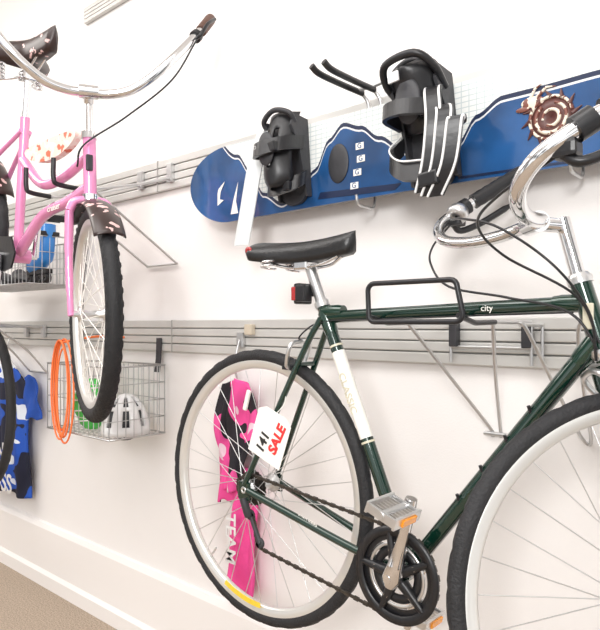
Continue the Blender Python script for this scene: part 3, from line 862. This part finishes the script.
# roller skate in the upper basket
rs = empty('inline_skate', (-2.60, -.19, 1.55)); f = MB()
MS = Matrix.Translation((.255, 0, .0))
f.tube(cr([(-2.93, -.20, 1.50), (-2.86, -.20, 1.515), (-2.82, -.20, 1.55), (-2.81, -.20, 1.63), (-2.81, -.20, 1.67)], 6), [.030]*4+[.034]*6+[.038]*8+[.040]*7, MS, n=14)
f.obj('boot', M_toy, rs)
f = MB(); f.box((-2.87, -.20, 1.475), (.18, .03, .02), MS, bev=.003)
for k in range(4): f.lathe([(.004, -.011), (.020, -.011), (.022, 0), (.020, .011), (.004, .011)], MS @ Matrix.Translation((-2.935+k*.045, -.20, 1.447)), 20)
f.box((-2.86, -.20, 1.545), (.03, .075, .025), MS, bev=.004); f.box((-2.815, -.20, 1.63), (.085, .085, .02), MS, bev=.004)
f.obj('chassis_and_wheels', M_blk, rs)
def shoe(x, y, z):
    e = empty('black_cycling_shoe', (x, y, z)); f = MB(); vs = []; fs = []
    for j in range(15):
        t = j/14; px = x-.13+.26*t
        w = .040*(1-.25*math.cos(2*pi*t))*math.sqrt(max(.03, 1-abs(2*t-1)**3.5)); h = (.085-.05*t) if t > .35 else .085
        h *= math.sqrt(max(.05, 1-abs(2*t-1)**5))
        for i in range(14):
            a = 2*pi*i/14; vs.append((px, y+w*math.cos(a), z+h*.5*(1+math.sin(a))))
    for j in range(14):
        for i in range(14): fs.append((j*14+i, j*14+(i+1) % 14, (j+1)*14+(i+1) % 14, (j+1)*14+i))
    fs.append(tuple(range(14))); fs.append(tuple(range(14*14, 15*14)))
    f.add(vs, fs).obj('upper', M_blk2, e)
    g = MB(); g.plate([(x-.13, z-.006), (x+.13, z-.006), (x+.135, z+.010), (x-.132, z+.010)], y-.036, y+.036); g.obj('sole', M_blk, e)
shoe(-2.92, -.12, 1.431); shoe(-2.92, -.23, 1.431)

# left wall hook rods on lower rail
e = empty('wire_wall_hook', (-3.06, -.1, 1.2)); f = MB()
for x in (-3.10, -2.92):
    f.tube(cr([(x, -.03, 1.24), (x, -.2, 1.25), (x, -.30, 1.26), (x, -.32, 1.29)], 6), .0048)
    f.tube(cr([(x, -.28, 1.255), (x, -.12, 1.14), (x, -.012, 1.02)], 6), .0048)
f.tube([(-3.10, -.012, 1.02), (-2.92, -.012, 1.02)], .0048); f.tube([(-3.10, -.03, 1.24), (-2.92, -.03, 1.24)], .0048)
for x in (-3.10, -2.92): f.box((x, -.03, 1.22), (.03, .016, .06), bev=.002)
f.obj('steel_rods', M_wire, e)
# spare tyre hanging on that hook
sp_ = empty('spare_bicycle_tyre', (-3.03, -.27, .90))
nu, nv = 120, 12; vs = []; fs = []
for i in range(nu):
    a = 2*pi*i/nu
    for k in range(nv):
        b = 2*pi*k/nv; r = .019*(1+(.08 if (i % 3 == 0 and math.cos(b) > 0) else 0)); rr = .335+r*math.cos(b)
        vs.append((-3.03+rr*math.cos(a)*.91, -.27+r*math.sin(b)*1.1, .885+rr*math.sin(a)*1.12))
for i in range(nu):
    for k in range(nv): fs.append((i*nv+k, i*nv+(k+1) % nv, ((i+1) % nu)*nv+(k+1) % nv, ((i+1) % nu)*nv+k))
MB().add(vs, fs).obj('tyre', M_rub, sp_)

# ------------------------------------------------------------------ clothing
def cloth(parent, cx, zt, zb, wf, y0, fold, nf, m, name, ph=0.0, thick=.012, shift=lambda t: 0):
    nu, nv = 48, 50; vs = []; fs = []
    for j in range(nv+1):
        t = j/nv; w = wf(t)
        for i in range(nu+1):
            u = -1+2*i/nu
            vs.append((cx+shift(t)+w*u, y0-fold*(.5+.5*math.sin(nf*u*pi+ph+2.2*t+.8*math.sin(5*t)))*(.4+.6*t)-.006*math.sin(9*t+3*u), zt+(zb-zt)*t-.02*(1-t)*u*u+.006*math.sin(7*u+ph)*t))
    for j in range(nv):
        for i in range(nu): fs.append((j*(nu+1)+i, j*(nu+1)+i+1, (j+1)*(nu+1)+i+1, (j+1)*(nu+1)+i))
    o = MB().add(vs, fs).obj(name, m, parent); md = o.modifiers.new('t', 'SOLIDIFY'); md.thickness = thick; md.offset = 1
    return o
jx = -3.29
bj = empty('blue_cycling_jersey', (jx, -.06, .75))
cloth(bj, jx, 1.05, .40, lambda t: .14+.12*min(1, t*6) if t < .3 else .255-.015*math.sin(t*4), -.05, .025, 3, M_jblue, 'torso')
for s in (-1, 1):
    cloth(bj, jx+s*.27, 1.01, .80, lambda t: .05+.02*t, -.055, .015, 1, M_jblue2, 'sleeve', ph=s, shift=lambda t, s=s: s*.04*t)
text('jersey_lettering_a', 'RACING', (jx, -.115, .62), .12, M_helm, bj, bold=.002)
text('jersey_lettering_b', 'CROSS', (jx+.02, -.115, .47), .13, M_helm, bj, bold=.002)
f = MB(); f.tube(cr([(jx-.14, -.055, 1.03), (jx, -.05, 1.09), (jx+.14, -.055, 1.03)], 6), .004); f.tube(cr([(jx, -.05, 1.09), (jx+.01, -.045, 1.14), (jx, -.03, 1.18)], 6), .0035); f.obj('hanger', M_wire, bj)

pj = empty('pink_cycling_jersey', (-1.54, -.06, .72))
cloth(pj, -1.545, 1.07, .70, lambda t: .045+.055*math.sin(pi*min(1, t*1.2+.1)), -.030, .035, 2, M_jpinkp, 'printed_top', ph=.6)
cloth(pj, -1.530, .78, .365, lambda t: .060+.020*t, -.030, .04, 1.5, M_jpink, 'sleeves', ph=2, shift=lambda t: .012*math.sin(4*t))
cloth(pj, -1.60, 1.00, .66, lambda t: .03+.006*math.sin(9*t), -.045, .02, 1, M_jpinkp, 'folded_sleeve', ph=1)
text('lettering', 'TEAM', (-1.520, -.098, .56), .065, M_helm, pj, rot=(pi/2, pi/2, 0), bold=.0012)
f = MB(); f.tube(cr([(-1.545, -.040, 1.06), (-1.545, -.055, 1.12), (-1.545, -.035, 1.20)], 6), .004); f.box((-1.545, -.028, 1.20), (.03, .012, .05), bev=.002); f.obj('hook', M_wire, pj)

cl_ = empty('rail_accessory_clip', (-1.50, -.03, 1.235)); MB().box((-1.50, -.03, 1.235), (.035, .02, .035), bev=.004).obj('clip', mat('clip_beige', (.55, .48, .38), .5, bump=.05), cl_)

# ------------------------------------------------------------------ lights
w = bpy.data.worlds.new('World'); S.world = w; w.use_nodes = True
nt = w.node_tree; bg = nt.nodes['Background']; bg.inputs['Strength'].default_value = .86
tc = nt.nodes.new('ShaderNodeTexCoord'); nz = nt.nodes.new('ShaderNodeTexNoise'); nz.inputs['Scale'].default_value = 3.2; nz.inputs['Detail'].default_value = 2
rp = nt.nodes.new('ShaderNodeValToRGB'); rp.color_ramp.elements[0].position = .44; rp.color_ramp.elements[1].position = .54
rp.color_ramp.elements[0].color = (.20, .19, .19, 1); rp.color_ramp.elements[1].color = (1.65, 1.64, 1.63, 1)  # dark and bright patches added to the world for the chrome to reflect
nt.links.new(tc.outputs['Generated'], nz.inputs['Vector']); nt.links.new(nz.outputs['Fac'], rp.inputs['Fac']); nt.links.new(rp.outputs['Color'], bg.inputs['Color'])
def area(name, loc, tgt, sx, sy, e, col=(1, 1, 1)):
    l = bpy.data.lights.new(name, 'AREA'); l.shape = 'RECTANGLE'; l.size = sx; l.size_y = sy; l.energy = e; l.color = col
    o = bpy.data.objects.new(name, l); o.location = loc
    o.rotation_euler = (V(tgt)-V(loc)).to_track_quat('-Z', 'Y').to_euler(); COL.objects.link(o)
area('ceiling_light', (-1.2, -1.5, 3.15), (-1.2, -1.2, 0), 2.5, 1.2, 48, (1, .985, .97))
area('ceiling_light', (-4.2, -1.5, 3.15), (-4.2, -1.2, 0), 2.5, 1.2, 58, (1, .97, .93))
area('added_front_light', (.8, -3.6, 2.4), (-1.4, 0, 1.1), .8, .8, 82, (1, .99, .98))  # added directional lamp behind the camera to give shadows; no window there

S.view_settings.view_transform = 'Standard'
cam = bpy.data.cameras.new('Camera'); co = bpy.data.objects.new('Camera', cam); COL.objects.link(co)
co.location = (0, -1.47, 1.25); co.rotation_euler = (pi/2, 0, math.radians(41.6))
cam.sensor_fit = 'HORIZONTAL'; cam.sensor_width = 36; cam.lens = 37.8; cam.shift_y = 10/600; cam.clip_start = .05
S.camera = co
